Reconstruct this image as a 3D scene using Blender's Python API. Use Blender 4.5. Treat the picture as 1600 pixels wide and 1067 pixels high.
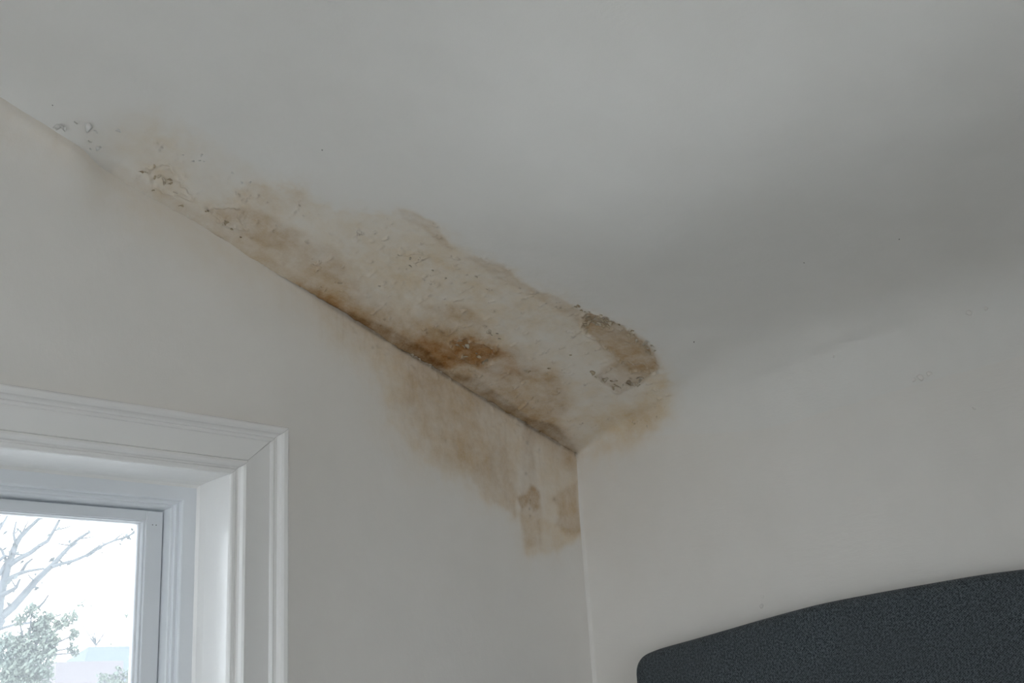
import bpy, bmesh, math, random
import numpy as np
from mathutils import Vector, Matrix

for o in list(bpy.data.objects): bpy.data.objects.remove(o)
scene = bpy.context.scene
COL = scene.collection
rng = random.Random(7)

# ------------------------------------------------------------------ camera
# Room axes: the gable wall with the window is y = 0 (room at y < 0), the knee wall
# with the headboard is x = 0 (room at x < 0); floor z = 0; wall corner meets slope at ZC.
ZC = 1.75
CAMR = np.array([[0.69611483, -0.18158652, -0.69458655],
                 [-0.71545103, -0.25579824, -0.65015159],
                 [-0.05961525, 0.94952282, -0.30798122]])
CAMP = np.array([-2.37091555, -2.0, ZC - 0.65694145])
FPX = 1746.158
cam_d = bpy.data.cameras.new('camera'); cam = bpy.data.objects.new('camera', cam_d); COL.objects.link(cam)
cam_d.sensor_width = 36.0; cam_d.sensor_fit = 'HORIZONTAL'; cam_d.lens = FPX * 36 / 1600
cam_d.clip_start = 0.02; cam_d.clip_end = 300
M4 = Matrix([list(CAMR[0]) + [CAMP[0]], list(CAMR[1]) + [CAMP[1]], list(CAMR[2]) + [CAMP[2]], [0, 0, 0, 1]])
cam.matrix_world = M4
scene.camera = cam

# ------------------------------------------------------------------ world (bright overcast sky)
world = bpy.data.worlds.new('overcast_sky'); scene.world = world
world.use_nodes = True
bgn = world.node_tree.nodes['Background']
bgn.inputs['Color'].default_value = (0.85, 0.93, 1.0, 1)
bgn.inputs['Strength'].default_value = 1.0

# ------------------------------------------------------------------ exposure
vs = scene.view_settings
vs.view_transform = 'Standard'; vs.look = 'None'; vs.gamma = 1.0; vs.use_curve_mapping = False
vs.exposure = 3.08
scene.cycles.max_bounces = 14; scene.cycles.diffuse_bounces = 10; scene.cycles.transparent_max_bounces = 12

def portal(loc, rot, sx, sy):
    l = bpy.data.lights.new('window_portal', 'AREA'); l.shape = 'RECTANGLE'; l.size = sx; l.size_y = sy
    l.cycles.is_portal = True
    o = bpy.data.objects.new('window_portal', l); COL.objects.link(o); o.location = loc; o.rotation_euler = rot

# ------------------------------------------------------------------ numpy noise + helpers
def _hash(ix, iy, seed):
    h = (ix.astype(np.int64) * 374761393 + iy.astype(np.int64) * 668265263 + seed * 1442695041) & 0xffffffff
    h = ((h ^ (h >> 13)) * 1274126177) & 0xffffffff
    return ((h ^ (h >> 16)) & 0xffff) / 65535.0
def vnoise(x, y, seed=0):
    x0 = np.floor(x); y0 = np.floor(y); fx = x - x0; fy = y - y0
    fx = fx * fx * (3 - 2 * fx); fy = fy * fy * (3 - 2 * fy)
    a = _hash(x0, y0, seed); b = _hash(x0 + 1, y0, seed); c = _hash(x0, y0 + 1, seed); d = _hash(x0 + 1, y0 + 1, seed)
    return (a * (1 - fx) + b * fx) * (1 - fy) + (c * (1 - fx) + d * fx) * fy
def fbm(x, y, seed=0, octv=4):
    s = 0; a = 0.5; n = 0
    for k in range(octv):
        s = s + a * vnoise(x, y, seed + k * 17); n += a; a *= 0.55; x = x * 2.03 + 3.1; y = y * 2.03 + 1.7
    return s / n * 2 - 1          # about -1..1
def sstep(a, b, v):
    t = np.clip((v - a) / (b - a), 0, 1); return t * t * (3 - 2 * t)
def poly_sd(px, py, poly):        # signed distance, negative inside
    d = np.full(px.shape, 1e9); inside = np.zeros(px.shape, bool); n = len(poly)
    for i in range(n):
        ax, ay = poly[i]; bx, by = poly[(i + 1) % n]
        ex, ey = bx - ax, by - ay
        h = np.clip(((px - ax) * ex + (py - ay) * ey) / (ex * ex + ey * ey + 1e-12), 0, 1)
        d = np.minimum(d, np.hypot(px - ax - h * ex, py - ay - h * ey))
        c = ((ay > py) != (by > py)) & (px < (bx - ax) * (py - ay) / (by - ay + 1e-12) + ax)
        inside ^= c
    return np.where(inside, -d, d)

def mesh_obj(name, verts, faces, mat, parent=None, smooth=False, kind=None):
    me = bpy.data.meshes.new(name); me.from_pydata([tuple(map(float, v)) for v in verts], [], faces)
    me.update()
    if mat is not None: me.materials.append(mat)
    if smooth: me.polygons.foreach_set('use_smooth', [True] * len(me.polygons))
    o = bpy.data.objects.new(name, me); COL.objects.link(o)
    if parent is not None: o.parent = parent
    if kind: o['kind'] = kind
    return o
def add_attr(o, name, vals):
    a = o.data.attributes.new(name, 'FLOAT', 'POINT'); a.data.foreach_set('value', np.ascontiguousarray(vals, np.float32).ravel())
def tag(o, label=None, cat=None, kind=None, group=None):
    if label: o['label'] = label
    if cat: o['category'] = cat
    if kind: o['kind'] = kind
    if group: o['group'] = group
    return o
def empty(name, loc=(0, 0, 0)):
    o = bpy.data.objects.new(name, None); COL.objects.link(o); o.location = loc; o.empty_display_size = 0.1
    return o
def boxes(lst):
    V, F = [], []
    for (x0, x1, y0, y1, z0, z1) in lst:
        n = len(V)
        V += [(x0, y0, z0), (x1, y0, z0), (x1, y1, z0), (x0, y1, z0), (x0, y0, z1), (x1, y0, z1), (x1, y1, z1), (x0, y1, z1)]
        F += [tuple(n + i for i in q) for q in ((0, 3, 2, 1), (4, 5, 6, 7), (0, 1, 5, 4), (1, 2, 6, 5), (2, 3, 7, 6), (3, 0, 4, 7))]
    return V, F
def bevel(o, w, seg=2):
    m = o.modifiers.new('bevel', 'BEVEL'); m.width = w; m.segments = seg; m.limit_method = 'ANGLE'
    return o

# ------------------------------------------------------------------ materials
def newmat(name):
    m = bpy.data.materials.new(name); m.use_nodes = True
    nt = m.node_tree; b = nt.nodes['Principled BSDF']
    return m, nt, b
def N(nt, t, **kw):
    n = nt.nodes.new(t)
    for k, v in kw.items(): setattr(n, k, v)
    return n
def noise_node(nt, vec, scale, detail=4, rough=0.55):
    n = N(nt, 'ShaderNodeTexNoise'); n.inputs['Scale'].default_value = scale; n.inputs['Detail'].default_value = detail
    n.inputs['Roughness'].default_value = rough
    if vec is not None: nt.links.new(vec, n.inputs['Vector'])
    return n
def maprange(nt, src, a, b, c, d):
    n = N(nt, 'ShaderNodeMapRange'); nt.links.new(src, n.inputs['Value'])
    for k, v in zip(('From Min', 'From Max', 'To Min', 'To Max'), (a, b, c, d)): n.inputs[k].default_value = v
    return n.outputs['Result']
def mathn(nt, op, a, b):
    n = N(nt, 'ShaderNodeMath', operation=op)
    for i, v in enumerate((a, b)):
        if isinstance(v, (int, float)): n.inputs[i].default_value = v
        else: nt.links.new(v, n.inputs[i])
    return n.outputs[0]
def mixcol(nt, fac, a, b, mode='MIX'):
    n = N(nt, 'ShaderNodeMix', data_type='RGBA', blend_type=mode)
    for sock, v in ((n.inputs[0], fac), (n.inputs[6], a), (n.inputs[7], b)):
        if isinstance(v, (int, float)): sock.default_value = v
        elif isinstance(v, tuple): sock.default_value = v
        else: nt.links.new(v, sock)
    return n.outputs[2]

def plaster(name, base, stains=True, streak=(1, 1, 1)):
    m, nt, b = newmat(name)
    geo = N(nt, 'ShaderNodeNewGeometry'); pos = geo.outputs['Position']
    big = noise_node(nt, pos, 2.3, 5); mid = noise_node(nt, pos, 11, 5)
    c = mixcol(nt, maprange(nt, big.outputs['Fac'], .3, .7, 0, .55), base, tuple(x * k for x, k in zip(base[:3], (.96, .95, .935))) + (1,))
    c = mixcol(nt, maprange(nt, mid.outputs['Fac'], .35, .7, 0, .4), c, tuple(min(1, x * 1.05) for x in base[:3]) + (1,))
    if stains:
        fine = noise_node(nt, pos, 24, 6, .6)
        grain = noise_node(nt, pos, 190, 4, .6)
        brk = maprange(nt, fine.outputs['Fac'], .3, .7, .62, 1.3)
        brk2 = maprange(nt, grain.outputs['Fac'], .3, .7, .9, 1.1)
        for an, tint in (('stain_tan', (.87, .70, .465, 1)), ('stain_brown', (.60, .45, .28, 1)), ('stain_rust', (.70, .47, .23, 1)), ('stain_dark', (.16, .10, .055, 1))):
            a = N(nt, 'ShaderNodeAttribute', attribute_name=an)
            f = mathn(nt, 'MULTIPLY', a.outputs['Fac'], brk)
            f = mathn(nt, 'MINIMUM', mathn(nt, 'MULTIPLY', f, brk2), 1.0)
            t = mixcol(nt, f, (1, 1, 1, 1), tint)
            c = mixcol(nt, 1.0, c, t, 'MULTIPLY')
        a = N(nt, 'ShaderNodeAttribute', attribute_name='bare')      # bare plaster / fresh white paint skin
        c = mixcol(nt, a.outputs['Fac'], c, (.64, .55, .43, 1))
    nt.links.new(c, b.inputs['Base Color'])
    b.inputs['Roughness'].default_value = .62
    b.inputs['Specular IOR Level'].default_value = .25
    mp = N(nt, 'ShaderNodeMapping'); nt.links.new(pos, mp.inputs['Vector']); mp.inputs['Scale'].default_value = streak
    n1 = noise_node(nt, mp.outputs['Vector'], 60, 5, .6); n2 = noise_node(nt, pos, 420, 2)
    h = mathn(nt, 'ADD', n1.outputs['Fac'], mathn(nt, 'MULTIPLY', n2.outputs['Fac'], .15))
    bp = N(nt, 'ShaderNodeBump'); bp.inputs['Strength'].default_value = .16; bp.inputs['Distance'].default_value = .004
    nt.links.new(h, bp.inputs['Height']); nt.links.new(bp.outputs['Normal'], b.inputs['Normal'])
    return m
PAINT = (.735, .705, .668, 1)
CEILP = (.73, .71, .68, 1)
M_CEIL = plaster('ceiling_paint', CEILP, True, (1, 1, 2.5))
M_WALL = plaster('wall_paint', PAINT, True, (1, 1, .6))
M_WALLR = plaster('side_wall_paint', PAINT, True, (1, .5, 1.6))
M_PLAIN = plaster('plain_paint', PAINT, False)

def gloss_paint(name, col, rough=.24):
    m, nt, b = newmat(name)
    geo = N(nt, 'ShaderNodeNewGeometry'); pos = geo.outputs['Position']
    n = noise_node(nt, pos, 9, 4)
    c = mixcol(nt, maprange(nt, n.outputs['Fac'], .35, .7, 0, .5), col, tuple(x * .96 for x in col[:3]) + (1,))
    nt.links.new(c, b.inputs['Base Color'])
    b.inputs['Roughness'].default_value = rough; b.inputs['Specular IOR Level'].default_value = .45
    n2 = noise_node(nt, pos, 130, 3)
    bp = N(nt, 'ShaderNodeBump'); bp.inputs['Strength'].default_value = .06; bp.inputs['Distance'].default_value = .003
    nt.links.new(n2.outputs['Fac'], bp.inputs['Height']); nt.links.new(bp.outputs['Normal'], b.inputs['Normal'])
    return m
M_TRIM = gloss_paint('white_gloss_paint', (.80, .785, .765, 1))
M_SASH = gloss_paint('white_sash_paint', (.72, .74, .765, 1), .35)

def simple(name, c1, c2, scale, rough=.7, bump=.0):
    m, nt, b = newmat(name)
    geo = N(nt, 'ShaderNodeNewGeometry')
    n = noise_node(nt, geo.outputs['Position'], scale, 5)
    c = mixcol(nt, maprange(nt, n.outputs['Fac'], .3, .7, 0, 1), c1, c2)
    nt.links.new(c, b.inputs['Base Color']); b.inputs['Roughness'].default_value = rough
    if bump:
        bp = N(nt, 'ShaderNodeBump'); bp.inputs['Strength'].default_value = bump
        nt.links.new(n.outputs['Fac'], bp.inputs['Height']); nt.links.new(bp.outputs['Normal'], b.inputs['Normal'])
    return m
M_FLOOR = simple('pale_carpet', (.34, .325, .30, 1), (.29, .28, .26, 1), 60, .95, .2)
M_NAIL = simple('nail_head', (.05, .05, .05, 1), (.09, .08, .07, 1), 50)
M_BARK = simple('bark', (.042, .047, .052, 1), (.065, .07, .074, 1), 8, .9)
M_LEAF = simple('evergreen_leaf', (.045, .066, .056, 1), (.095, .108, .080, 1), 5, .8)
M_LEAFD = simple('dry_leaf', (.04, .05, .052, 1), (.06, .066, .064, 1), 5, .8)
M_ROOF = simple('slate_roof', (.034, .046, .062, 1), (.042, .054, .070, 1), 2, .8)
M_RENDER = simple('house_render', (.082, .072, .080, 1), (.10, .09, .094, 1), 1.5, .9)
M_GRASS = simple('pale_gravel', (.60, .595, .57, 1), (.68, .67, .65, 1), .6, .95)

def glass(name, veil):
    m = bpy.data.materials.new(name); m.use_nodes = True; nt = m.node_tree; nt.nodes.clear()
    out = N(nt, 'ShaderNodeOutputMaterial'); tr = N(nt, 'ShaderNodeBsdfTransparent'); gl = N(nt, 'ShaderNodeBsdfGlossy')
    gl.inputs['Roughness'].default_value = .02; tr.inputs['Color'].default_value = (.97, .97, .97, 1)
    lw = N(nt, 'ShaderNodeFresnel'); lw.inputs['IOR'].default_value = 1.45
    mx = N(nt, 'ShaderNodeMixShader'); nt.links.new(lw.outputs[0], mx.inputs[0]); nt.links.new(tr.outputs[0], mx.inputs[1]); nt.links.new(gl.outputs[0], mx.inputs[2])
    tl = N(nt, 'ShaderNodeBsdfTranslucent'); tl.inputs['Color'].default_value = (.9, .94, .98, 1)
    geo = N(nt, 'ShaderNodeNewGeometry'); n = noise_node(nt, geo.outputs['Position'], 6, 4)
    mv = N(nt, 'ShaderNodeMixShader'); nt.links.new(maprange(nt, n.outputs['Fac'], .3, .7, veil * .85, veil * 1.15), mv.inputs[0])
    nt.links.new(mx.outputs[0], mv.inputs[1]); nt.links.new(tl.outputs[0], mv.inputs[2])
    nt.links.new(mv.outputs[0], out.inputs[0])
    return m
M_GLASS = glass('glare_veil_glass', .045)  # translucent veil in the pane imitates glare over the outdoor view
M_GLASS2 = glass('clear_glass', .03)

def fabric():
    m, nt, b = newmat('woven_charcoal_fabric')
    tc = N(nt, 'ShaderNodeTexCoord'); pos = tc.outputs['Object']
    def wave(rot, sc):
        mp = N(nt, 'ShaderNodeMapping'); mp.inputs['Rotation'].default_value = rot; nt.links.new(pos, mp.inputs['Vector'])
        w = N(nt, 'ShaderNodeTexWave', wave_type='BANDS', bands_direction='Z'); w.inputs['Scale'].default_value = sc
        w.inputs['Distortion'].default_value = 1.5; w.inputs['Detail'].default_value = 2; nt.links.new(mp.outputs['Vector'], w.inputs['Vector'])
        return w.outputs['Fac']
    wv = mathn(nt, 'MULTIPLY', wave((.7, 0, 0), 85), wave((-.7, 0, 0), 85))
    sp = noise_node(nt, pos, 230, 3, .7)
    big = noise_node(nt, pos, 5, 3)
    f = mathn(nt, 'ADD', mathn(nt, 'MULTIPLY', wv, .55), maprange(nt, sp.outputs['Fac'], .40, .64, 0, .75))
    c = mixcol(nt, f, (.012, .016, .019, 1), (.135, .155, .170, 1))
    c = mixcol(nt, maprange(nt, big.outputs['Fac'], .35, .65, 0, .35), c, (.060, .066, .070, 1))
    nt.links.new(c, b.inputs['Base Color']); b.inputs['Roughness'].default_value = .95
    b.inputs['Specular IOR Level'].default_value = .1
    b.inputs['Sheen Weight'].default_value = .08
    bp = N(nt, 'ShaderNodeBump'); bp.inputs['Strength'].default_value = .5; bp.inputs['Distance'].default_value = .001
    nt.links.new(f, bp.inputs['Height']); nt.links.new(bp.outputs['Normal'], b.inputs['Normal'])
    return m
M_FAB = fabric()
M_FLAKE = simple('paint_flake_skin', (.50, .41, .29, 1), (.38, .29, .19, 1), 40, .7)
M_FLAKEW = simple('pale_paint_flake_skin', (.58, .51, .41, 1), (.48, .41, .31, 1), 40, .7)
M_FLAKEC = simple('white_paint_flake_skin', (.70, .68, .65, 1), (.64, .62, .59, 1), 40, .7)

# ------------------------------------------------------------------ sloped ceiling + knee wall surface
SL = 0.305; AL = math.atan(SL); CA, SA = math.cos(AL), math.sin(AL)
ROOM_X, ROOM_Y = -2.9, -3.3
def zk(t): return 0.142 * (1 - np.exp(-np.maximum(t, -.3) / 0.5))
def rad(t): return 0.015 + 0.20 * sstep(0.0, 0.7, t)
TANH = math.tan((math.pi / 2 - AL) / 2)
def surf(s, t):
    """s > 0 up the slope, s < 0 down the knee wall, t into the room: smooth cove between them"""
    K = zk(t); L = np.maximum(rad(t) * TANH, 1e-4)
    x = np.where(s >= 0, -s * CA, 0.0); z = np.where(s >= 0, s * SA, s)
    tau = np.clip((L - s) / (2 * L), 0, 1)
    ax = (1 - tau) ** 2 * (-L * CA); az = (1 - tau) ** 2 * (L * SA) + tau ** 2 * (-L)
    arc = np.abs(s) < L
    x = np.where(arc, ax, x); z = np.where(arc, az, z)
    return x, -t, z + K + ZC
def pray(px, py): return CAMR @ np.array([px - 800.0, -(py - 533.5), -FPX])
def to_surf(px, py):
    d = pray(px, py); t = .3
    for _ in range(40):
        k = (ZC + float(zk(np.float64(t))) - CAMP[2] - SL * CAMP[0]) / (d[2] + SL * d[0])
        t = -(CAMP[1] + k * d[1])
    x = CAMP[0] + k * d[0]
    if x <= 0: return (-x / CA, t)
    k = -CAMP[0] / d[0]; t = -(CAMP[1] + k * d[1]); z = CAMP[2] + k * d[2]
    return (z - ZC - float(zk(np.float64(t))), t)
def to_wall(px, py, y=0.0):
    d = pray(px, py); k = (y - CAMP[1]) / d[1]
    return (CAMP[0] + k * d[0], CAMP[2] + k * d[2])

# stain outlines: (channel, strength, edge softness m, raggedness m, rim, outline)
CEIL_STAINS = [
 ('tan', .30, .06, .06, 0, [(150,205),(240,195),(310,230),(400,288),(475,295),(520,330),(590,325),(640,308),(690,325),(712,370),(745,380),(805,398),(865,435),(925,465),(985,498),(1025,540),(1040,590),(1050,650),(1000,700),(905,730),(820,690),(500,500),(300,370),(200,310)]),
 ('tan', .34, .026, .035, .35, [(395,292),(470,298),(525,335),(590,330),(640,312),(685,324),(706,372),(745,383),(800,394),(820,420),(870,447),(925,468),(985,502),(1020,535),(1036,590),(1030,640),(960,650),(900,720),(820,690),(500,500),(300,370),(330,330)]),
 ('brown', .27, .04, .045, .1, [(312,332),(350,322),(400,330),(450,365),(525,393),(548,425),(560,460),(625,488),(690,486),(740,480),(757,512),(795,542),(840,560),(885,590),(880,640),(865,650),(905,720),(820,690),(500,500),(310,365)]),
 ('brown', .50, .025, .025, 0, [(452,432),(485,440),(560,478),(640,515),(700,512),(760,528),(805,545),(842,578),(800,602),(745,588),(795,640),(830,680),(820,690),(700,610),(600,545),(500,495)]),
 ('rust', .60, .012, .02, .1, [(640,540),(660,522),(700,538),(715,525),(770,535),(802,560),(812,582),(775,588),(735,572),(690,575)]),
 ('rust', .40, .02, .02, 0, [(455,436),(520,468),(600,510),(650,535),(690,570),(640,560),(500,490)]),
 ('brown', .34, .016, .018, .1, [(322,330),(345,326),(410,332),(432,347),(470,372),(440,398),(400,385),(360,362)]),
 ('brown', .30, .02, .02, 0, [(430,365),(520,395),(545,420),(525,440),(480,430),(430,400)]),
 ('brown', .30, .010, .012, .2, [(628,312),(660,314),(685,325),(706,371),(690,366),(665,338),(634,328)]),
 ('brown', .16, .02, .02, .1, [(395,292),(468,299),(482,320),(425,342),(380,330),(368,310)]),
 ('brown', .26, .012, .018, .2, [(738,384),(795,388),(812,415),(870,447),(925,470),(985,504),(1018,532),(1032,572),(1000,585),(960,566),(925,520),(890,480),(830,445),(780,420)]),
 ('brown', .50, .007, .012, .2, [(912,480),(925,472),(962,488),(1012,530),(1029,567),(1020,580),(985,577),(958,545),(918,512)]),
 ('brown', .46, .009, .014, .2, [(928,585),(970,556),(1027,572),(995,600),(965,614)]),
 ('tan', .5, .03, .03, .1, [(970,640),(1038,598),(1046,640),(1030,668),(1000,680),(960,672),(930,660)]),
 ('brown', .22, .03, .03, 0, [(975,640),(1025,632),(1020,664),(985,668)]),
 ('tan', .45, .025, .02, 0, [(228,262),(272,260),(300,308),(335,328),(310,352),(245,305)]),
 ('tan', .18, .04, .03, 0, [(190,205),(280,205),(295,245),(260,262),(200,235)]),
 ('brown', .32, .015, .02, 0, [(660,480),(700,478),(738,482),(756,510),(730,505),(690,495)]),
 ('brown', .40, .015, .02, 0, [(798,582),(840,572),(880,585),(872,602),(835,600)]),
 ('brown', .38, .018, .015, 0, [(745,590),(790,600),(830,640),(870,655),(905,708),(890,712),(820,670),(770,630)]),
 ('brown', .28, .025, .02, 0, [(855,600),(885,605),(888,640),(865,655),(848,640)]),
 ('dark', .32, .007, .012, 0, [(490,466),(560,492),(610,512),(665,545),(695,572),(690,590),(600,540),(500,485)]),
 ('dark', .34, .007, .010, 0, [(700,582),(745,592),(800,632),(830,655),(870,664),(905,706),(900,722),(820,680),(740,625)]),
 ('tan', .35, .035, .03, 0, [(905,690),(960,655),(1010,655),(990,695),(930,715)]),
]
CEIL_PEEL = [  # outlines where the paint skin has come away (recessed, ragged rim)
 (.0022, [(912,480),(925,472),(962,488),(1012,530),(1029,567),(1020,580),(985,577),(958,545),(918,512)]),
 (.0016, [(935,585),(972,560),(1024,574),(992,600),(965,612)]),
 (.0022, [(705,540),(718,527),(745,535),(768,545),(778,568),(748,570),(722,556)]),
 (.0015, [(322,330),(345,326),(372,336),(378,358),(350,352)]),
 (.0013, [(228,268),(255,263),(290,300),(300,318),(275,308),(240,290)]),
]
WALL_STAINS = [
 ('tan', 0.32, 0.068, .05, 0.00, [(455,420),(530,545),(578,585),(598,680),(640,735),(720,752),(790,805),(812,818),(822,868),(862,862),(885,838),(910,838),(905,700),(820,640)]),
 ('tan', 0.42, 0.027, .03, 0.14, [(575,520),(590,575),(606,650),(640,700),(690,742),(742,748),(770,785),(808,812),(812,720),(820,640)]),
 ('brown', .24, .035, .035, 0, [(640,560),(620,640),(650,690),(700,735),(750,740),(800,790),(806,700),(760,630)]),
 ('brown', 0.18, 0.016, .01, 0.14, [(735,740),(770,785),(806,808),(808,740),(790,690),(770,700)]),
 ('brown', 0.21, 0.011, .008, 0.22, [(816,655),(833,660),(838,760),(848,800),(846,850),(820,856),(812,800),(816,740)]),
 ('brown', .58, .007, .010, .25, [(808,777),(822,770),(828,755),(843,768),(845,792),(834,798),(826,785),(815,800)]),
 ('brown', 0.29, 0.013, .012, 0.22, [(862,778),(878,765),(901,755),(908,832),(885,836),(868,820),(872,795)]),
 ('tan', 0.42, 0.016, .010, 0.22, [(812,800),(905,830),(895,850),(860,864),(822,868)]),
 ('brown', 0.32, 0.027, .012, 0.00, [(815,645),(905,705),(898,740),(868,715),(835,688)]),
 ('tan', 0.33, 0.027, .012, 0.00, [(840,670),(905,705),(906,835),(860,800),(842,740)]),
 ('brown', 0.25, 0.008, .006, 0.00, [(819,660),(830,664),(831,710),(822,708)]),
 ('tan', 0.30, 0.095, .05, 0.00, [(-40,130),(-40,215),(120,290),(280,380),(430,470),(560,560),(600,500),(400,380),(150,230)]),
]
def paint_masks(a, b, stains, conv, seed):
    out = {k: np.zeros(a.shape) for k in ('tan', 'brown', 'rust', 'dark')}
    wx = fbm(a * 16, b * 16, seed, 5); wy = fbm(a * 55, b * 55, seed + 5, 4); wl = fbm(a * 7, b * 7, seed + 9, 3)
    for i, (ch, st, soft, rag, rim, pts) in enumerate(stains):
        poly = [conv(*p) for p in pts]
        xs = [p[0] for p in poly]; ys = [p[1] for p in poly]
        sel = (a > min(xs) - .25) & (a < max(xs) + .25) & (b > min(ys) - .25) & (b < max(ys) + .25)
        if not sel.any(): continue
        sd = poly_sd(a[sel], b[sel], poly)
        sd = sd + rag * (.75 * wx[sel] + .35 * wy[sel])
        m = (1 - sstep(-soft, soft, sd)) * np.clip(.88 + .55 * wl[sel] + .30 * wx[sel], .2, 1.6)
        if rim: m = m + rim * np.exp(-((sd + .006) / .007) ** 2)
        cur = out[ch][sel]; out[ch][sel] = 1 - (1 - cur) * (1 - np.clip(m * st, 0, 1))
    return out

def axis(segs):
    """segs: (from, to, step) -> increasing coordinates"""
    v = []
    for a, b, h in segs:
        n = max(1, int(round((b - a) / h))); v += list(a + (b - a) * np.arange(n) / n)
    return np.array(v + [segs[-1][1]])
def grid_faces(n, m, keep=None, flip=False):
    i, j = np.meshgrid(np.arange(n - 1), np.arange(m - 1), indexing='ij')
    a = i * m + j
    q = np.stack([a, a + 1, a + m + 1, a + m], -1) if flip else np.stack([a, a + m, a + m + 1, a + 1], -1)
    q = q.reshape(-1, 4)
    return q[keep.ravel()] if keep is not None else q
def big_mesh(name, P, Q, mat):
    me = bpy.data.meshes.new(name)
    me.vertices.add(len(P)); me.vertices.foreach_set('co', np.ascontiguousarray(P, np.float32).ravel())
    me.loops.add(Q.size); me.loops.foreach_set('vertex_index', Q.ravel().astype(np.int32))
    me.polygons.add(len(Q)); me.polygons.foreach_set('loop_start', (np.arange(len(Q)) * 4).astype(np.int32))
    me.update(calc_edges=True); me.validate()
    me.polygons.foreach_set('use_smooth', np.ones(len(me.polygons), bool))
    me.materials.append(mat)
    o = bpy.data.objects.new(name, me); COL.objects.link(o); o['kind'] = 'structure'
    return o

def gap(u):   # opening of the crack between slope and gable wall
    g = .0026 * sstep(.02, .10, u) * (1 - sstep(.80, 1.02, u)) * (.55 + .75 * vnoise(u * 23, u * 0 + .5, 3)) + .0022 * np.exp(-((u - .205) / .02) ** 2)
    return np.maximum(g * (.6 + .9 * vnoise(u * 90, u * 0, 8)), 0)
SMAX = 2.75
def ceil_relief(s, t):
    u = s * CA
    near = np.exp(-(t / .35) ** 2)
    h = .006 * fbm(s * 4, t * 4, 31, 3) * sstep(.0, .08, t) + .0016 * fbm(s * 22, t * 22, 33, 4) * (.35 + .65 * near)
    # edge waviness
    h += .0085 * fbm(s * 7, t * 0 + .3, 41, 5) * np.exp(-t / .035)
    # skirt folding down to the wall left of the crack, softly rounded further left
    amp = .007 * sstep(.8, 1.2, u)
    sharp = sstep(0, .026 + .014 * vnoise(u * 18, u * 0, 5), t); soft = 1 - np.exp(-np.maximum(t, 0) / .07)
    rnd = sstep(1.40, 1.52, u)
    h += amp * sharp - .052 * rnd * np.exp(-np.maximum(t, 0) / .075)
    h -= .14 * np.exp(-((u - .80) / .45) ** 2) * sstep(.15, .9, t)      # added sag, shaped to darken the slope near the knee wall
    return h

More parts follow.
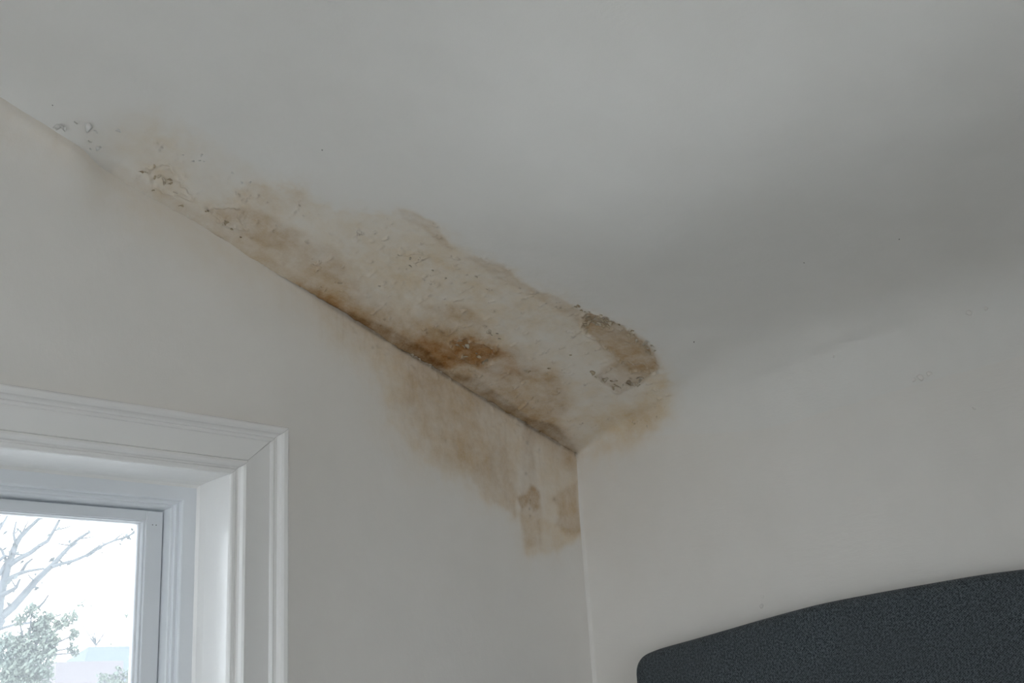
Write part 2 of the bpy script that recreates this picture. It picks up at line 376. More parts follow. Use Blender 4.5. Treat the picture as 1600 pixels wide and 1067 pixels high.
def build_ceiling():
    s = axis([(0, .05, .004), (.05, 1.75, .0031), (1.75, SMAX, .02)])
    t = axis([(0, .55, .0031), (.55, .9, .008), (.9, 1.6, .02), (1.6, -ROOM_Y, .08)])
    S, T = np.meshgrid(s, t, indexing='ij')
    # first rows follow the cove: start at the tangent line on the knee wall
    L0 = rad(T) * TANH
    Sx = np.where(S < .30, -L0 + S * (.30 + L0) / .30, S)
    g = gap(Sx * CA)
    Te = T + g * np.exp(-T / .02)
    x, y, z = surf(Sx, Te)
    h = ceil_relief(Sx, T)
    m = paint_masks(Sx, Te, CEIL_STAINS, to_surf, 100)
    wet = np.clip(m['tan'] + m['brown'], 0, 1)
    h += .0024 * wet * fbm(Sx * 45, Te * 45, 51, 4)
    bare = np.zeros(S.shape); w1 = fbm(Sx * 40, Te * 40, 61, 4); w2 = fbm(Sx * 130, Te * 130, 63, 3)
    for dep, pts in CEIL_PEEL:
        sd = poly_sd(Sx, Te, [to_surf(*p) for p in pts]) + .012 * w1 + .006 * w2
        ins = 1 - sstep(-.002, .0015, sd)
        h += dep * ins - .0035 * np.exp(-((sd - .003) / .0035) ** 2) * (.4 + .9 * np.clip(w2 + .5, 0, 1))
        bare = np.maximum(bare, .75 * np.exp(-((sd - .0025) / .003) ** 2) * sstep(.0, .5, w2 + .25 * w1))
    # blistered, lifted skin scattered over the wet part
    bl = sstep(.36, .62, fbm(Sx * 70, Te * 34, 71, 3)) * wet
    h -= .0035 * bl
    m['dark'] = np.maximum(m['dark'], .55 * np.exp(-((bl - .25) / .12) ** 2) * sstep(.15, .5, wet) * sstep(.1, .5, w1))
    # grime along the crack, painted shade on the joint strip left of it
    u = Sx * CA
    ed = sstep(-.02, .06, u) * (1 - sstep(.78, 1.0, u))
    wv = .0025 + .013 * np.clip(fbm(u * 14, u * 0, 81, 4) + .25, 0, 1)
    m['brown'] = 1 - (1 - m['brown']) * (1 - .22 * sstep(.85, 1.0, u) * (1 - sstep(1.40, 1.44, u)) * (1 - sstep(.018, .034, Te)))  # shade of the folded joint strip put into the colour as brown
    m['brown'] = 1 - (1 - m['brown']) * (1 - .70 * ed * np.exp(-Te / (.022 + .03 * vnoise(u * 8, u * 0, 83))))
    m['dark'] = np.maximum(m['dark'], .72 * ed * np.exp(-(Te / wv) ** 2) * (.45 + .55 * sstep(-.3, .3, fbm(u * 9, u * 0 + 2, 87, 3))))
    for (px, py, r, v) in ((822,659,.012,.9), (900,708,.010,.95), (985,590,.006,.8), (1012,525,.007,.8), (322,332,.008,.5), (728,545,.006,.8), (702,560,.005,.8), (690,519,.008,.6), (820,577,.008,.6), (745,588,.01,.4)):
        a, b = to_surf(px, py); d2 = ((Sx - a) ** 2 + ((Te - b) * 1.8) ** 2) / r ** 2
        m['dark'] = np.maximum(m['dark'], v * np.exp(-d2) * (.6 + .4 * w2))
    nx, nz = -SA, -CA       # downward normal of the slope
    fade = sstep(-.02, .05, Sx)
    P = np.stack([x - nx * h * fade, y, z - nz * h * fade], -1).reshape(-1, 3)
    o = big_mesh('ceiling', P, grid_faces(len(s), len(t), flip=False), M_CEIL)
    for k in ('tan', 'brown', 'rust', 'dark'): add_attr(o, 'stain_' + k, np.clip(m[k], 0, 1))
    add_attr(o, 'bare', bare)
    o['label'] = 'sloped white plaster ceiling with a large brown water stain'
    return o
ceiling = build_ceiling()

def build_knee_wall():
    k = axis([(0, .35, .008), (.35, 1.95, .05)])
    t = axis([(0, .0055, .0055), (.0055, .55, .008), (.55, -ROOM_Y, .05)])
    Kk, T = np.meshgrid(k, t, indexing='ij')
    L0 = rad(T) * TANH; bot = ZC + zk(T) - L0
    S = -L0 - Kk * bot / 1.95
    x, y, z = surf(S, T)
    h = .004 * fbm(z * 3, T * 3, 131, 3) * sstep(0, .2, Kk) * sstep(0, .1, T)
    m = paint_masks(S, T, CEIL_STAINS, to_surf, 100)
    h += .0055 * np.clip(1 - T / .0055, 0, 1) * sstep(.02, .2, Kk)          # filled plaster corner
    P = np.stack([x - h, y, np.maximum(z, 0)], -1).reshape(-1, 3)
    o = big_mesh('wall_right', P, grid_faces(len(k), len(t)), M_WALLR)
    for q in ('tan', 'brown', 'rust', 'dark'): add_attr(o, 'stain_' + q, np.clip(m[q], 0, 1))
    add_attr(o, 'bare', np.zeros(S.size))
    return o
wall_right = build_knee_wall()

# ------------------------------------------------------------------ gable wall with window opening
OX0, OX1, OZ0, OZ1 = -2.05, -1.122, .52, ZC - .1708
TOPZ = 3.3
def build_gable():
    xs = axis([(ROOM_X, OX0, .2), (OX0, OX1, .012), (OX1, -.98, .01), (-.98, .0, .0035), (0, .15, .03)])
    zs = axis([(0, OZ0, .1), (OZ0, ZC - .42, .03), (ZC - .42, OZ1, .0035), (OZ1, ZC + .40, .0035), (ZC + .40, ZC + .64, .004), (ZC + .64, TOPZ, .1)])
    X, Z = np.meshgrid(xs, zs, indexing='ij')
    m = paint_masks(X, Z, WALL_STAINS, to_wall, 300)
    below = ZC + SL * (-X) - Z                 # distance under the ceiling line
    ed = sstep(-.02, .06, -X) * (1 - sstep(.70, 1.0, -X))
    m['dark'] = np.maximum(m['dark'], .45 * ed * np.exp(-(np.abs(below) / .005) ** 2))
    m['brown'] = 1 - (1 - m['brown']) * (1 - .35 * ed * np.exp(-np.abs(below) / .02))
    w2 = fbm(X * 110, Z * 110, 311, 3)
    for (px, py, r, v) in ((822,662,.010,.9), (900,709,.008,.9), (824,692,.006,.5), (822,740,.004,.5), (829,781,.003,.7), (828,795,.003,.7), (829,806,.003,.7), (843,703,.004,.4), (583,543,.004,.5), (866,780,.005,.35), (697,688,.004,.25)):
        a, b = to_wall(px, py); m['dark'] = np.maximum(m['dark'], v * np.exp(-((X - a) ** 2 + (Z - b) ** 2) / r ** 2) * (.7 + .4 * w2))
    # damp runs: fine vertical streaks
    streak = sstep(.15, .6, fbm(X * 60, Z * 4, 321, 4)) * m['tan']
    m['brown'] = 1 - (1 - m['brown']) * (1 - .22 * streak)
    wet = np.clip(m['tan'] + m['brown'], 0, 1)
    h = .003 * fbm(X * 3, Z * 3, 331, 3) + wet * (.0018 * fbm(X * 40, Z * 30, 333, 4))
    bl = sstep(.34, .6, fbm(X * 50, Z * 60, 341, 3)) * np.exp(-np.maximum(below, 0) / .05) * ed
    h += .003 * bl
    h += .030 * sstep(1.40, 1.52, -X) * np.exp(-np.maximum(below - .045, -.016) / .045)
    edge = np.minimum.reduce([np.abs(X - OX0), np.abs(X - OX1)]); h = h * np.where((X < OX1 + .12) & (Z < OZ1 + .1), 0, 1)
    h = h * (1 - .9 * np.exp(-np.abs(X) / .01))
    xc = (X[:-1, :-1] + X[1:, 1:]) / 2; zc = (Z[:-1, :-1] + Z[1:, 1:]) / 2
    keep = ~((xc > OX0) & (xc < OX1) & (zc > OZ0) & (zc < OZ1))
    P = np.stack([X, -h, Z], -1).reshape(-1, 3)
    o = big_mesh('wall_back', P, grid_faces(len(xs), len(zs), keep), M_WALL)
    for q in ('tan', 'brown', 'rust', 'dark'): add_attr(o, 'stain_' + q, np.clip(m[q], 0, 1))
    add_attr(o, 'bare', .5 * bl)
    return o
wall_back = build_gable()

# ------------------------------------------------------------------ rest of the shell
x_ridge = -SMAX * CA; z_ridge = ZC + .142 + SMAX * SA
V, F = boxes([(ROOM_X, .2, ROOM_Y, .2, -.12, 0)])
mesh_obj('floor', V, F, M_FLOOR, kind='structure')
z_end = surf(np.full(1, SMAX), np.full(1, 3.0))[2][0]
V, F = boxes([(ROOM_X, x_ridge + .03, ROOM_Y, 0, z_end - .015, z_end + .05)])
mesh_obj('ceiling_flat', V, F, M_PLAIN, kind='structure')
mesh_obj('attic_light_seal', [(ROOM_X - .1, ROOM_Y - .1, TOPZ), (.15, ROOM_Y - .1, TOPZ), (.15, .02, TOPZ), (ROOM_X - .1, .02, TOPZ), (.15, ROOM_Y - .1, -.1), (.15, .02, -.1)],
         [(0, 1, 2, 3), (1, 4, 5, 2)], M_PLAIN, kind='structure')  # unseen sheets added to keep sky light out of the attic void
def wall_with_hole(name, frame, a0, a1, h0, h1, A0, A1):
    """frame(a,z,d) -> xyz; hole a0..a1 x h0..h1 in a wall A0..A1 x 0..TOPZ"""
    V = [frame(a, z, 0) for a, z in ((A0, 0), (A1, 0), (A1, TOPZ), (A0, TOPZ), (a0, h0), (a1, h0), (a1, h1), (a0, h1))]
    V += [frame(a, z, .16) for a, z in ((a0, h0), (a1, h0), (a1, h1), (a0, h1))]
    F = [(0, 1, 5, 4), (1, 2, 6, 5), (2, 3, 7, 6), (3, 0, 4, 7), (4, 5, 9, 8), (5, 6, 10, 9), (6, 7, 11, 10), (7, 4, 8, 11)]
    return mesh_obj(name, V, F, M_PLAIN, kind='structure')
def plain_window(name, frame, a0, a1, h0, h1):
    e = empty(name, frame((a0 + a1) / 2, h0, .1)); e['kind'] = 'structure'
    def bar(nm, A0, A1, H0, H1, mat=M_SASH, d0=.08, d1=.13):
        p = [frame(a, z, d) for d in (d0, d1) for a, z in ((A0, H0), (A1, H0), (A1, H1), (A0, H1))]
        o = mesh_obj(nm, [np.array(q) - np.array(e.location) for q in p], [(0, 1, 2, 3), (7, 6, 5, 4), (0, 4, 5, 1), (1, 5, 6, 2), (2, 6, 7, 3), (3, 7, 4, 0)], mat, e)
        return o
    w = .06; am = (a0 + a1) / 2
    bar('frame_rail', a0, a1, h0, h0 + w); bar('frame_rail', a0, a1, h1 - w, h1)
    for c in (a0 + w / 2, am, a1 - w / 2): bar('frame_stile', c - w / 2, c + w / 2, h0 + w, h1 - w)
    bar('pane', a0 + w, am - w / 2, h0 + w, h1 - w, M_GLASS2, .103, .107); bar('pane', am + w / 2, a1 - w, h0 + w, h1 - w, M_GLASS2, .103, .107)
fr_front = lambda a, z, d: (a, ROOM_Y - d, z)
fr_left = lambda a, z, d: (ROOM_X - d, a, z)
W2 = (-2.5, -1.15, .08, 1.6); W3 = (-.65, -.06, .2, 1.95)  # unseen windows, added and sized for daylight from behind and left
wall_with_hole('wall_front', fr_front, *W2, ROOM_X - .05, .15)
wall_with_hole('wall_left', fr_left, *W3, ROOM_Y - .05, .02)
plain_window('added_window_2', fr_front, *W2); plain_window('added_window_3', fr_left, *W3)
portal(((W2[0] + W2[1]) / 2, ROOM_Y - .2, (W2[2] + W2[3]) / 2), (math.radians(90), 0, 0), W2[1] - W2[0], W2[3] - W2[2])
portal((ROOM_X - .2, (W3[0] + W3[1]) / 2, (W3[2] + W3[3]) / 2), (math.radians(90), 0, math.radians(-90)), W3[1] - W3[0], W3[3] - W3[2])
portal(((OX0 + OX1) / 2, .22, (OZ0 + OZ1) / 2), (math.radians(-90), 0, 0), OX1 - OX0, OZ1 - OZ0)

# ------------------------------------------------------------------ the window in view
win = empty('window_1', ((OX0 + OX1) / 2, 0, OZ0)); win['kind'] = 'structure'
WL = np.array(win.location)
def sweep(name, prof, rect, kx, kz, mat, sides='LTRB', parent=win, smooth=False, closed=False, gapz=0):
    """mitred moulding run along the sides of rect=(x0,x1,z0,z1); prof = [(inset, y)], inset > 0 towards the opening"""
    x0, x1, z0, z1 = rect; out = []
    def P(cx, cz, d, y):
        return (x0 + d * kx if cx == 0 else x1 - d * kx, y, z0 + d * kz if cz == 0 else z1 - d * kz)
    ends = {'L': ((0, 0), (0, 1)), 'T': ((0, 1), (1, 1)), 'R': ((1, 1), (1, 0)), 'B': ((1, 0), (0, 0))}
    n = len(prof)
    for sd in sides:
        a, b = ends[sd]
        V = [np.array(P(*a, d, y)) - WL for d, y in prof] + [np.array(P(*b, d, y)) - WL for d, y in prof]
        F = [(i, i + 1, n + i + 1, n + i) for i in range(n - 1)]
        if closed: F += [(n - 1, 0, n, 2 * n - 1), tuple(range(n - 1, -1, -1)), tuple(range(n, 2 * n))]
        nm = name[0] if sd in 'LR' else name[1]
        if gapz and sd in 'LR': V = [v - np.array((0, 0, gapz)) for v in V]
        out.append(mesh_obj(nm, V, F, mat, parent, smooth))
    return out
CW = .134
crect = (OX0 - CW, OX1 + CW, OZ0 - .113, OZ1 + .113)
# casing architrave: flat board with a raised band outside and a stepped bead inside
prof = [(0, .01), (0, -.026), (.002, -.030), (.006, -.032), (.014, -.031), (.019, -.028), (.021, -.022), (.024, -.018), (.029, -.0165), (.031, -.019),
        (.035, -.0205), (.039, -.019), (.041, -.016), (.095, -.0165), (.0965, -.0145), (.098, -.021), (.101, -.0265), (.106, -.0275), (.111, -.025), (.1145, -.019), (.116, -.0125), (.119, -.0105), (.122, -.0135), (.1285, -.0135), (.132, -.012), (.134, -.008), (.134, .012), (.06, .012)]
for o in sweep(('casing_side', 'casing_head'), prof, crect, 1, .843, M_TRIM, 'LTRB', closed=True, gapz=.0009): pass
# reveal lining boards
rp = [(0, -.006), (.001, .03), (.003, .075), (.006, .094), (.011, .1), (-.03, .1), (-.03, -.006)]
sweep(('reveal_side', 'reveal_head'), rp, (OX0, OX1, OZ0, OZ1), 1, 1.1, M_TRIM, closed=True)
# fixed frame with stepped stops
fp = [(-.01, .100), (.040, .100), (.0425, .1015), (.0435, .104), (.0435, .113), (.0500, .113), (.0512, .1145), (.0512, .121), (.0555, .122), (.0570, .124), (.0600, .160), (.0600, .19), (-.01, .19)]
sweep(('frame_jamb', 'frame_head'), fp, (OX0, OX1, OZ0, OZ1), 1, .93, M_SASH, closed=True)
# sash
sx0, sx1, sz0, sz1 = OX0 + .0615, OX1 - .0615, OZ0 + .058, OZ1 - .0585
sash = empty('sash'); sash.parent = win
def spart(name, bxs, mat, bw=.0015, parent=sash):
    V, F = boxes([bxs]); o = mesh_obj(name, [np.array(v) - WL for v in V], F, mat, parent)
    if bw: bevel(o, bw)
    return o
st, rl = .0375, .0215
spart('stile', (sx1 - st, sx1, .145, .185, sz0, sz1), M_SASH); spart('stile', (sx0, sx0 + st, .145, .185, sz0, sz1), M_SASH)
spart('rail', (sx0 + st, sx1 - st, .1455, .185, sz1 - rl, sz1), M_SASH); spart('rail', (sx0 + st, sx1 - st, .1455, .185, sz0, sz0 + .05), M_SASH)
gx0, gx1, gz0, gz1 = sx0 + st, sx1 - st, sz0 + .05, sz1 - rl
bp_ = [(0, .150), (.004, .150), (.0055, .153), (.0060, .157), (.0095, .159), (.0105, .163), (.0105, .172), (0, .172)]
for o in sweep(('glazing_bead', 'glazing_bead'), bp_, (gx0, gx1, gz0, gz1), 1, .5, M_SASH, parent=sash, closed=True): pass
spart('pane', (gx0 + .002, gx1 - .002, .1655, .1690, gz0 + .002, gz1 - .002), M_GLASS, 0)
for dx in (.014, .022):
    bm = bmesh.new(); bmesh.ops.create_cone(bm, cap_ends=True, segments=10, radius1=.0011, radius2=.0009, depth=.002)
    bmesh.ops.rotate(bm, verts=bm.verts, matrix=Matrix.Rotation(math.pi / 2, 3, 'X'))
    bmesh.ops.translate(bm, verts=bm.verts, vec=Vector((sx1 - st + dx - WL[0], .1448 - WL[1], sz1 - .029 - WL[2])))
    me = bpy.data.meshes.new('nail'); bm.to_mesh(me); bm.free(); me.materials.append(M_NAIL)
    o = bpy.data.objects.new('nail', me); COL.objects.link(o); o.parent = sash
# inner sill board
V, F = boxes([(OX0 - .18, OX1 + .18, -.06, .10, OZ0 - .03, OZ0 - .001)])
bevel(mesh_obj('window_sill', [np.array(v) - WL for v in V], F, M_TRIM, win), .006)

# ------------------------------------------------------------------ peeling paint flakes on the ceiling
def flake(px, py, size, mat, r, lift, parent=None, name='paint_flake'):
    s, t = to_surf(px, py)
    if t < .004: t = .004
    x, y, z = (float(v[0]) for v in surf(np.full(1, s), np.full(1, t)))
    h = float(ceil_relief(np.full(1, s), np.full(1, t))[0] * sstep(-.02, .05, np.float64(s)))
    nrm = Vector((-SA, 0, -CA)) if s > .05 else Vector((-.8, 0, -.6)).normalized()
    if s < -.1: nrm = Vector((-1, 0, 0))
    tang = Vector((-CA, 0, SA)) if s > .05 else Vector((-.6, 0, .8)).normalized()
    if s < -.1: tang = Vector((0, 0, 1))
    bi = nrm.cross(tang)
    ang = r.uniform(0, 6.28); n = 9; asp = r.uniform(.45, .9)
    e1 = tang * math.cos(ang) + bi * math.sin(ang); e2 = nrm.cross(e1)
    V = []; base = Vector((x, y, z)) - nrm * h + nrm * .0012
    curl = lift * size
    ring = []
    for k in range(n):
        a = 2 * math.pi * k / n; rr = r.uniform(.65, 1.15)
        ring.append((math.cos(a) * rr, math.sin(a) * rr * asp))
    lay = [(0, 0)] + [(a * .55, b * .55) for a, b in ring] + ring
    for off in (0, .0007):
        for a, b in lay:
            up = curl * max(0, a + .25) ** 2 + .0008 * r.random()
            V.append(base + e1 * (a * size * (1 - .15 * max(0, a))) + e2 * (b * size) + nrm * (up - off))
    m = len(lay); F = []
    for k in range(n):
        k2 = (k + 1) % n
        F += [(0, 1 + k, 1 + k2), (1 + k, 1 + n + k, 1 + n + k2, 1 + k2)]
        F += [(m, m + 1 + k2, m + 1 + k), (m + 1 + k, m + 1 + k2, m + 1 + n + k2, m + 1 + n + k)]
        F += [(1 + n + k, m + 1 + n + k, m + 1 + n + k2, 1 + n + k2)]
    mesh_obj(name, V, F, mat, parent or ceiling, True)
fr = random.Random(21)
def scatter(path, count, jit, s0, s1, mats, lift=(.3, .9)):
    for _ in range(count):
        i = fr.randrange(len(path) - 1); f = fr.random()
        px = path[i][0] * (1 - f) + path[i + 1][0] * f + fr.gauss(0, jit); py = path[i][1] * (1 - f) + path[i + 1][1] * f + fr.gauss(0, jit)
        flake(px, py, fr.uniform(s0, s1), fr.choice(mats), fr, fr.uniform(*lift))
A, B = M_FLAKE, M_FLAKEW
scatter([(900,462),(930,478),(965,492),(1000,522),(1016,534),(1026,560)], 34, 3, .003, .008, [A, A, B])
scatter([(915,488),(935,492),(950,495)], 12, 4, .004, .009, [B, A])
scatter([(928,580),(945,592),(962,600),(985,598),(1005,585)], 26, 4, .003, .009, [B, A, A])
scatter([(712,532),(735,545),(760,560),(775,570)], 10, 5, .004, .010, [A, A, B])
scatter([(757,508),(770,520),(795,522)], 6, 3, .004, .009, [B])
scatter([(228,268),(248,285),(262,300),(290,315)], 14, 6, .003, .007, [B, A])
scatter([(322,332),(345,350),(352,358),(380,372)], 9, 4, .003, .007, [A])
scatter([(90,182),(125,188),(155,200),(190,210)], 8, 3, .005, .011, [M_FLAKEC], (.3, .7))
scatter([(130,205),(145,222),(165,232)], 4, 2, .003, .006, [M_FLAKEC], (.3, .6))
scatter([(265,245),(310,250),(330,268),(380,290),(405,300)], 9, 5, .002, .004, [M_FLAKEC], (.3, .6))
scatter([(590,535),(640,560),(700,590)], 6, 4, .003, .006, [B])
scatter([(500,405),(530,412),(560,440),(600,450),(640,410),(690,430),(740,440)], 6, 12, .002, .005, [B], (.1, .4))
scatter([(820,577),(850,580),(885,560),(900,545)], 5, 6, .003, .007, [A, B])

for px, py, sz in ((1438,590,.011),(1452,584,.007),(1428,594,.006),(1520,478,.009),(1545,472,.006),(1522,637,.006),(1192,932,.005),(1190,947,.006),(1310,546,.006)):
    flake(px, py, sz, M_WALLR, fr, .12, wall_right, 'plaster_lump')
for px, py, sz in ((1257,380,.0016),(505,229,.0018),(1085,525,.0022),(85,158,.002),(1404,346,.0014)):
    flake(px, py, sz, M_NAIL, fr, .3, ceiling, 'dirt_speck')
# ------------------------------------------------------------------ headboard
def headboard():
    h = empty('headboard', (-.045, -1.02, 0))
    tag(h, 'charcoal grey woven upholstered headboard with gently arched top against the right wall', 'headboard')
    tl, tr = .196, 2.104; c = (tl + tr) / 2
    key = [(.196, -.66), (.1962, -.62), (.1972, -.5980), (.2030, -.5810), (.2140, -.5675), (.2290, -.5590), (.2500, -.5530), (.2850, -.5465), (.38, -.5335), (.47, -.5205), (.565, -.5065), (.65, -.4950), (.733, -.4855), (.85, -.4775), (.972, -.4710), (1.08, -.4660), (1.15, -.4650)]
    base = []
    kp = [np.array(p) for p in key]; kp = [2 * kp[0] - kp[1]] + kp + [np.array((2 * c - 1.08, -.4660))]
    for i in range(1, len(kp) - 2):            # smooth curve through the key points
        for q in np.arange(0, 1, .25):
            p0, p1, p2, p3 = kp[i - 1:i + 3]
            base.append(tuple(.5 * (2 * p1 + (p2 - p0) * q + (2 * p0 - 5 * p1 + 4 * p2 - p3) * q * q + (3 * p1 - p0 - 3 * p2 + p3) * q ** 3)))
    base.append(key[-1])
    right = [(2 * c - a_, b_) for a_, b_ in reversed(base[:-1])]
    out = base + right
    zb = .32
    poly = [(tl, zb - ZC)] + out + [(tr, zb - ZC)]
    pts = np.array(poly); cen = np.array([c, -.9])
    # offset inwards by arc length normals
    def inset(d):
        n = len(pts); res = []
        for i in range(n):
            a = pts[i - 1]; p = pts[i]; b = pts[(i + 1) % n]
            e = (b - a); e = e / np.linalg.norm(e); nn = np.array([-e[1], e[0]])
            if np.dot(nn, cen - p) < 0: nn = -nn
            res.append(p + nn * d)
        return np.array(res)
    layers = [(.030, 0.0), (.012, .002), (.003, .008), (.0, .018), (.0, .052), (.002, .062), (.006, .070), (.012, .0755), (.019, .0790), (.026, .0805)]
    V = []; F = []; n = len(pts)
    for d, x in layers:
        q = inset(d)
        V += [(-.004 - x + .045, -t + 1.02, z + ZC) for t, z in q]
    for k in range(len(layers) - 1):
        for i in range(n):
            j = (i + 1) % n; F.append((k * n + i, k * n + j, (k + 1) * n + j, (k + 1) * n + i))
    # front face: columns between outline top and bottom
    o = mesh_obj('upholstered_panel', V, F, M_FAB, h, True)
    bm = bmesh.new(); bm.from_mesh(o.data); bm.verts.ensure_lookup_table()
    for k in (0, len(layers) - 1):
        vs_ = [bm.verts[k * n + i] for i in range(n)]
        q = inset(layers[k][0]); xx = -.004 - layers[k][1] + .045
        low = [bm.verts.new((xx, -t + 1.02, zb + .06)) for t, z in q]; bm.verts.ensure_lookup_table()
        for i in range(n - 1):
            if i == 0 or i == n - 2: continue
            bm.faces.new((vs_[i], vs_[i + 1], low[i + 1], low[i]))
        bm.faces.new([vs_[0], vs_[1]] + low[1:n - 1] + [vs_[n - 2], vs_[n - 1]])
    bmesh.ops.delete(bm, geom=[v for v in bm.verts if not v.link_faces], context='VERTS')
    bmesh.ops.recalc_face_normals(bm, faces=bm.faces)
    bm.to_mesh(o.data); bm.free()
    for p in o.data.polygons: p.use_smooth = True
    for t in (.45, 1.85):
        V, F = boxes([(-.03, .02, -t + 1.02 - .035, -t + 1.02 + .035, 0, zb + .01)])
        bevel(mesh_obj('leg', V, F, M_NAIL, h), .003)
headboard()

# ------------------------------------------------------------------ outside
GZ = -2.9
mesh_obj('gravel_yard', [(-60, .4, GZ), (60, .4, GZ), (60, 90, GZ), (-60, 90, GZ)], [(0, 1, 2, 3)], M_GRASS, kind='structure')
mesh_obj('gravel_yard_rear', [(-60, -90, GZ), (60, -90, GZ), (60, .4, GZ), (-60, .4, GZ)], [(0, 1, 2, 3)], M_GRASS, kind='structure')
def outp(px, py, Y):
    x, z = to_wall(px, py, Y); return Vector((x, Y, z))
def tube(V, F, pts, rads, seg=6):
    n0 = len(V)
    for i, p in enumerate(pts):
        a = pts[max(i - 1, 0)]; b = pts[min(i + 1, len(pts) - 1)]; d = (b - a).normalized()
        u = d.cross(Vector((0.3, 1, .2))).normalized(); w = d.cross(u)
        for k in range(seg):
            an = 2 * math.pi * k / seg; V.append(p + (u * math.cos(an) + w * math.sin(an)) * rads[i])
    for i in range(len(pts) - 1):
        for k in range(seg):
            k2 = (k + 1) % seg; F.append((n0 + i * seg + k, n0 + i * seg + k2, n0 + (i + 1) * seg + k2, n0 + (i + 1) * seg + k))
def leaf(V, F, p, size, r):
    d = Vector((r.gauss(0, 1), r.gauss(0, 1), r.gauss(0, 1))).normalized(); u = d.orthogonal().normalized(); w = d.cross(u)
    n = len(V)
    V += [p - u * size, p + w * size * .45 - u * size * .1, p + u * size, p - w * size * .45 - u * size * .1 + d * size * .15]
    F += [(n, n + 1, n + 2), (n, n + 2, n + 3)]
tr = random.Random(5)
def bare_tree():
    Y = 8.0
    base = outp(-70, 1067, Y); base.z = GZ
    e = empty('bare_tree', base); tag(e, 'bare leafless tree with thin spreading branches outside the window', 'tree')
    rel = lambda p: p - base
    V, F = [], []
    tp = [Vector((0, 0, -.05)), Vector((.05, 0, 1.2)), rel(outp(-50, 1060, Y)), rel(outp(-25, 1000, Y)), rel(outp(0, 966, Y))]
    tube(V, F, tp, [.16, .13, .10, .075, .055], 10)
    mesh_obj('trunk', V, F, M_BARK, e, True)
    br = [
     ([(-6,970),(20,948),(40,925),(55,908),(70,893),(88,878),(98,865),(110,852),(122,842),(139,831)], 6.5, .8),
     ([(80,886),(95,881),(115,876),(132,869),(142,866),(153,857),(165,850),(177,845),(195,840),(204,836),(216,824)], 2.2, .5),
     ([(-4,985),(0,940),(6,908),(14,882),(20,866),(25,850),(33,838),(45,826),(60,811),(70,795)], 7, .7),
     ([(20,866),(23,848),(22,834),(25,815)], 2.2, .5),
     ([(13,884),(28,873),(48,864),(62,853),(74,845),(84,829),(93,814),(100,796)], 4, .6),
     ([(6,908),(30,896),(45,892),(70,888)], 3.5, 1),
     ([(33,895),(42,880),(50,873)], 2.2, 1),
     ([(-5,835),(3,820),(10,808),(18,790)], 1.6, .6),
     ([(45,920),(57,917),(61,919)], 1.6, .6),
     ([(-4,900),(10,878),(3,860),(-6,850)], 3, .6),
     ([(0,930),(12,925),(26,918),(32,905)], 4, .8),
     ([(60,950),(68,940),(75,930)], 1.4, .6),
     ([(-8,985),(25,975),(60,972),(95,960)], 1.6, .5),
     ([(-6,880),(8,868),(16,870)], 2.5, .6),
    ]
    for k, (pp, w0, tap) in enumerate(br):
        V, F = [], []; dy = tr.uniform(-.25, .25); n = len(pp)
        pts = [rel(outp(x + tr.uniform(-1, 1), y, Y + dy * i / n)) for i, (x, y) in enumerate(pp)]
        rd = [.0062 * w0 * (1 - .80 * i / (n - 1)) * .80 + .006 for i in range(n)]
        tube(V, F, pts, rd, 6)
        for i in range(2, n - 1):             # short side twigs
            if tr.random() < .6:
                d = (pts[i + 1] - pts[i]); sd = Vector((tr.uniform(-.3, .3), tr.uniform(-.2, .2), tr.uniform(-.1, .3)))
                q = pts[i] + d * .5 + sd * .45; tube(V, F, [pts[i], (pts[i] + q) / 2 + sd * .05, q], [.009, .007, .005], 5)
        b = mesh_obj('branch', V, F, M_BARK, e, True)
        V, F = [], []
        for i in range(1, n):
            for _ in range(tr.choice((0, 1, 2, 4))): leaf(V, F, pts[i] + Vector((tr.gauss(0, .03), tr.gauss(0, .03), tr.gauss(0, .03))), tr.uniform(.02, .045), tr)
        if V: mesh_obj('dry_leaf', V, F, M_LEAFD, b, kind='stuff')
bare_tree()
def leafy_tree(name, label, Y, blobs, basepx, nper, lsize, seed, sw=1.0):
    r = random.Random(seed)
    base = outp(*basepx, Y); base.z = GZ
    e = empty(name, base); tag(e, label, 'tree' if 'tree' in name else 'shrub')
    V, F = [], []; top = outp(blobs[0][0], blobs[0][1], Y) - base
    tube(V, F, [Vector((0, 0, -.05)), top * .5 + Vector((.08, 0, 0)), top], [.07, .05, .012], 8)
    for (x, y, rp) in blobs:
        c = outp(x, y, Y) - base; tube(V, F, [top * .97, (top * .97 + c) / 2 + Vector((0, 0, .02)), c], [.012 * sw, .009 * sw, .005 * sw], 5)
    mesh_obj('trunk', V, F, M_BARK, e, True)
    V, F = [], []
    for (x, y, rp) in blobs:
        R = rp * (Y + 2.0) * 1.38 / FPX; c = outp(x, y, Y) - base
        for _ in range(int(nper * (rp / 15) ** 2)):
            d = Vector((r.gauss(0, 1), r.gauss(0, 1), r.gauss(0, 1))); d = d.normalized() * R * (r.random() ** .45)
            leaf(V, F, c + d, lsize * r.uniform(.6, 1.2), r)
    mesh_obj('foliage', V, F, M_LEAF, e, kind='stuff')
leafy_tree('evergreen_tree', 'green leafy tree crown low in the left of the window', 6.5,
    [(45,1005,18),(20,1020,18),(70,990,14),(35,1045,22),(62,1030,18),(8,1050,20),(75,968,11),(50,955,9),(95,975,8),(110,965,9),(85,1000,8),(115,992,7),(30,968,8),(112,1012,6),(10,1000,10),(78,1012,9),(55,1062,20),(20,1075,20),(60,975,10),(118,1020,5)], (20, 1067), 330, .022, 11)
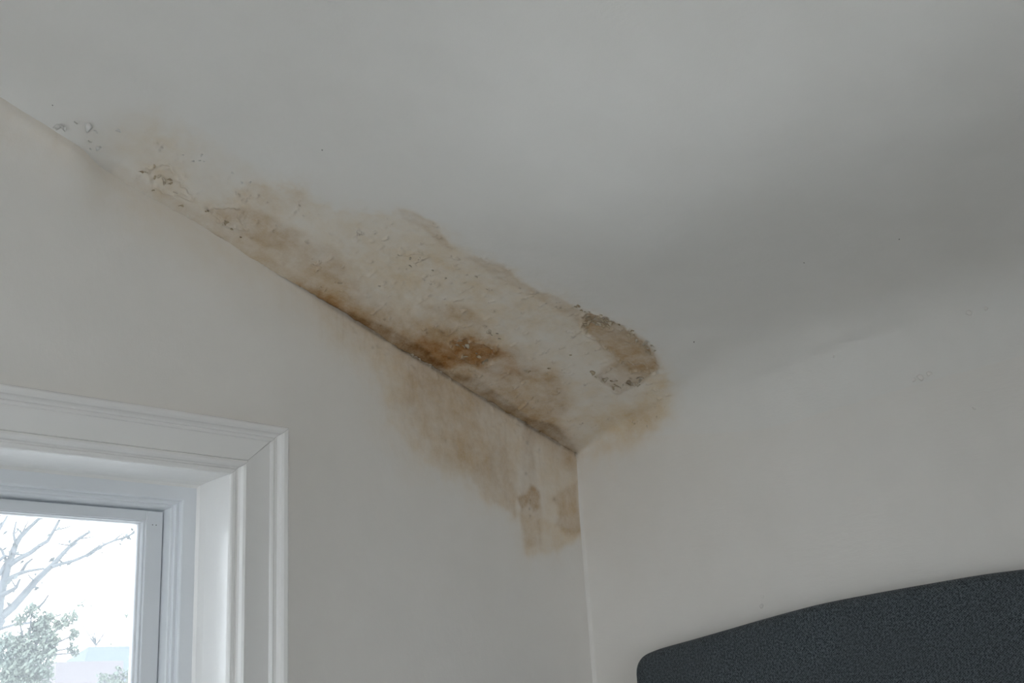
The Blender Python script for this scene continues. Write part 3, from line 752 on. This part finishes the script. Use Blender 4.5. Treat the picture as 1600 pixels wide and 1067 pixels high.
leafy_tree('garden_shrub', 'small green shrub top in front of the neighbouring slate roof', 5.0,
    [(178,1062,10),(160,1058,7),(198,1052,6),(185,1045,4),(170,1070,12),(200,1068,9)], (180, 1067), 200, .018, 12)
leafy_tree('birch_tree', 'thin twiggy treetop poking up behind the neighbouring slate roof', 29.0,
    [(150,997,2.5),(166,988,2),(172,1007,2),(135,992,1.5),(130,942,5),(122,946,3),(142,944,3),(198,961,3),(186,958,1.5),(90,918,1.5)], (150, 1067), 220, .055, 13, 1.4)
def house():
    Y = 20.0
    p0 = outp(138, 1010, Y); p1 = outp(112, 1034, Y)
    e = empty('neighbour_house', (p0.x + 4, Y + 2, GZ)); tag(e, 'neighbouring pale house with a blue grey slate roof beyond the garden', 'house')
    ox, oy, oz = e.location
    xl = p0.x; zr = p0.z - oz; ze = zr - 2.0
    xe = xl - 2.0; xr = xl + 9
    V = [(xe, Y - 3.4, ze), (xr + 2, Y - 3.4, ze), (xr + 2, Y + 3.4, ze), (xe, Y + 3.4, ze), (xl, Y, zr), (xr, Y, zr)]
    V = [(a - ox, b - oy, c) for a, b, c in V]
    roof = mesh_obj('roof', V, [(0, 1, 5, 4), (1, 2, 5), (2, 3, 4, 5), (3, 0, 4), (3, 2, 1, 0)], M_ROOF, e)
    V, F = boxes([(xe + .3 - ox, xr + 1.7 - ox, Y - 3.1 - oy, Y + 3.1 - oy, 0, ze + .01)]); mesh_obj('wall', V, F, M_RENDER, e)
    q = outp(88, 1034, 17.0)
    V, F = boxes([(q.x - ox, q.x + 1.2 - ox, 17.0 - oy, 19.0 - oy, 0, q.z - oz)]); mesh_obj('side_extension', V, F, M_RENDER, e)
    for k in range(3):
        V, F = boxes([(xe + 1.5 + 3 * k - ox, xe + 2.6 + 3 * k - ox, Y - 3.14 - oy, Y - 3.05 - oy, .9, 2.1)]); w = mesh_obj('window', V, F, M_SASH, e)
        V, F = boxes([(xe + 1.6 + 3 * k - ox, xe + 2.5 + 3 * k - ox, Y - 3.16 - oy, Y - 3.13 - oy, 1.0, 2.0)]); mesh_obj('pane', V, F, M_NAIL, w)
house()
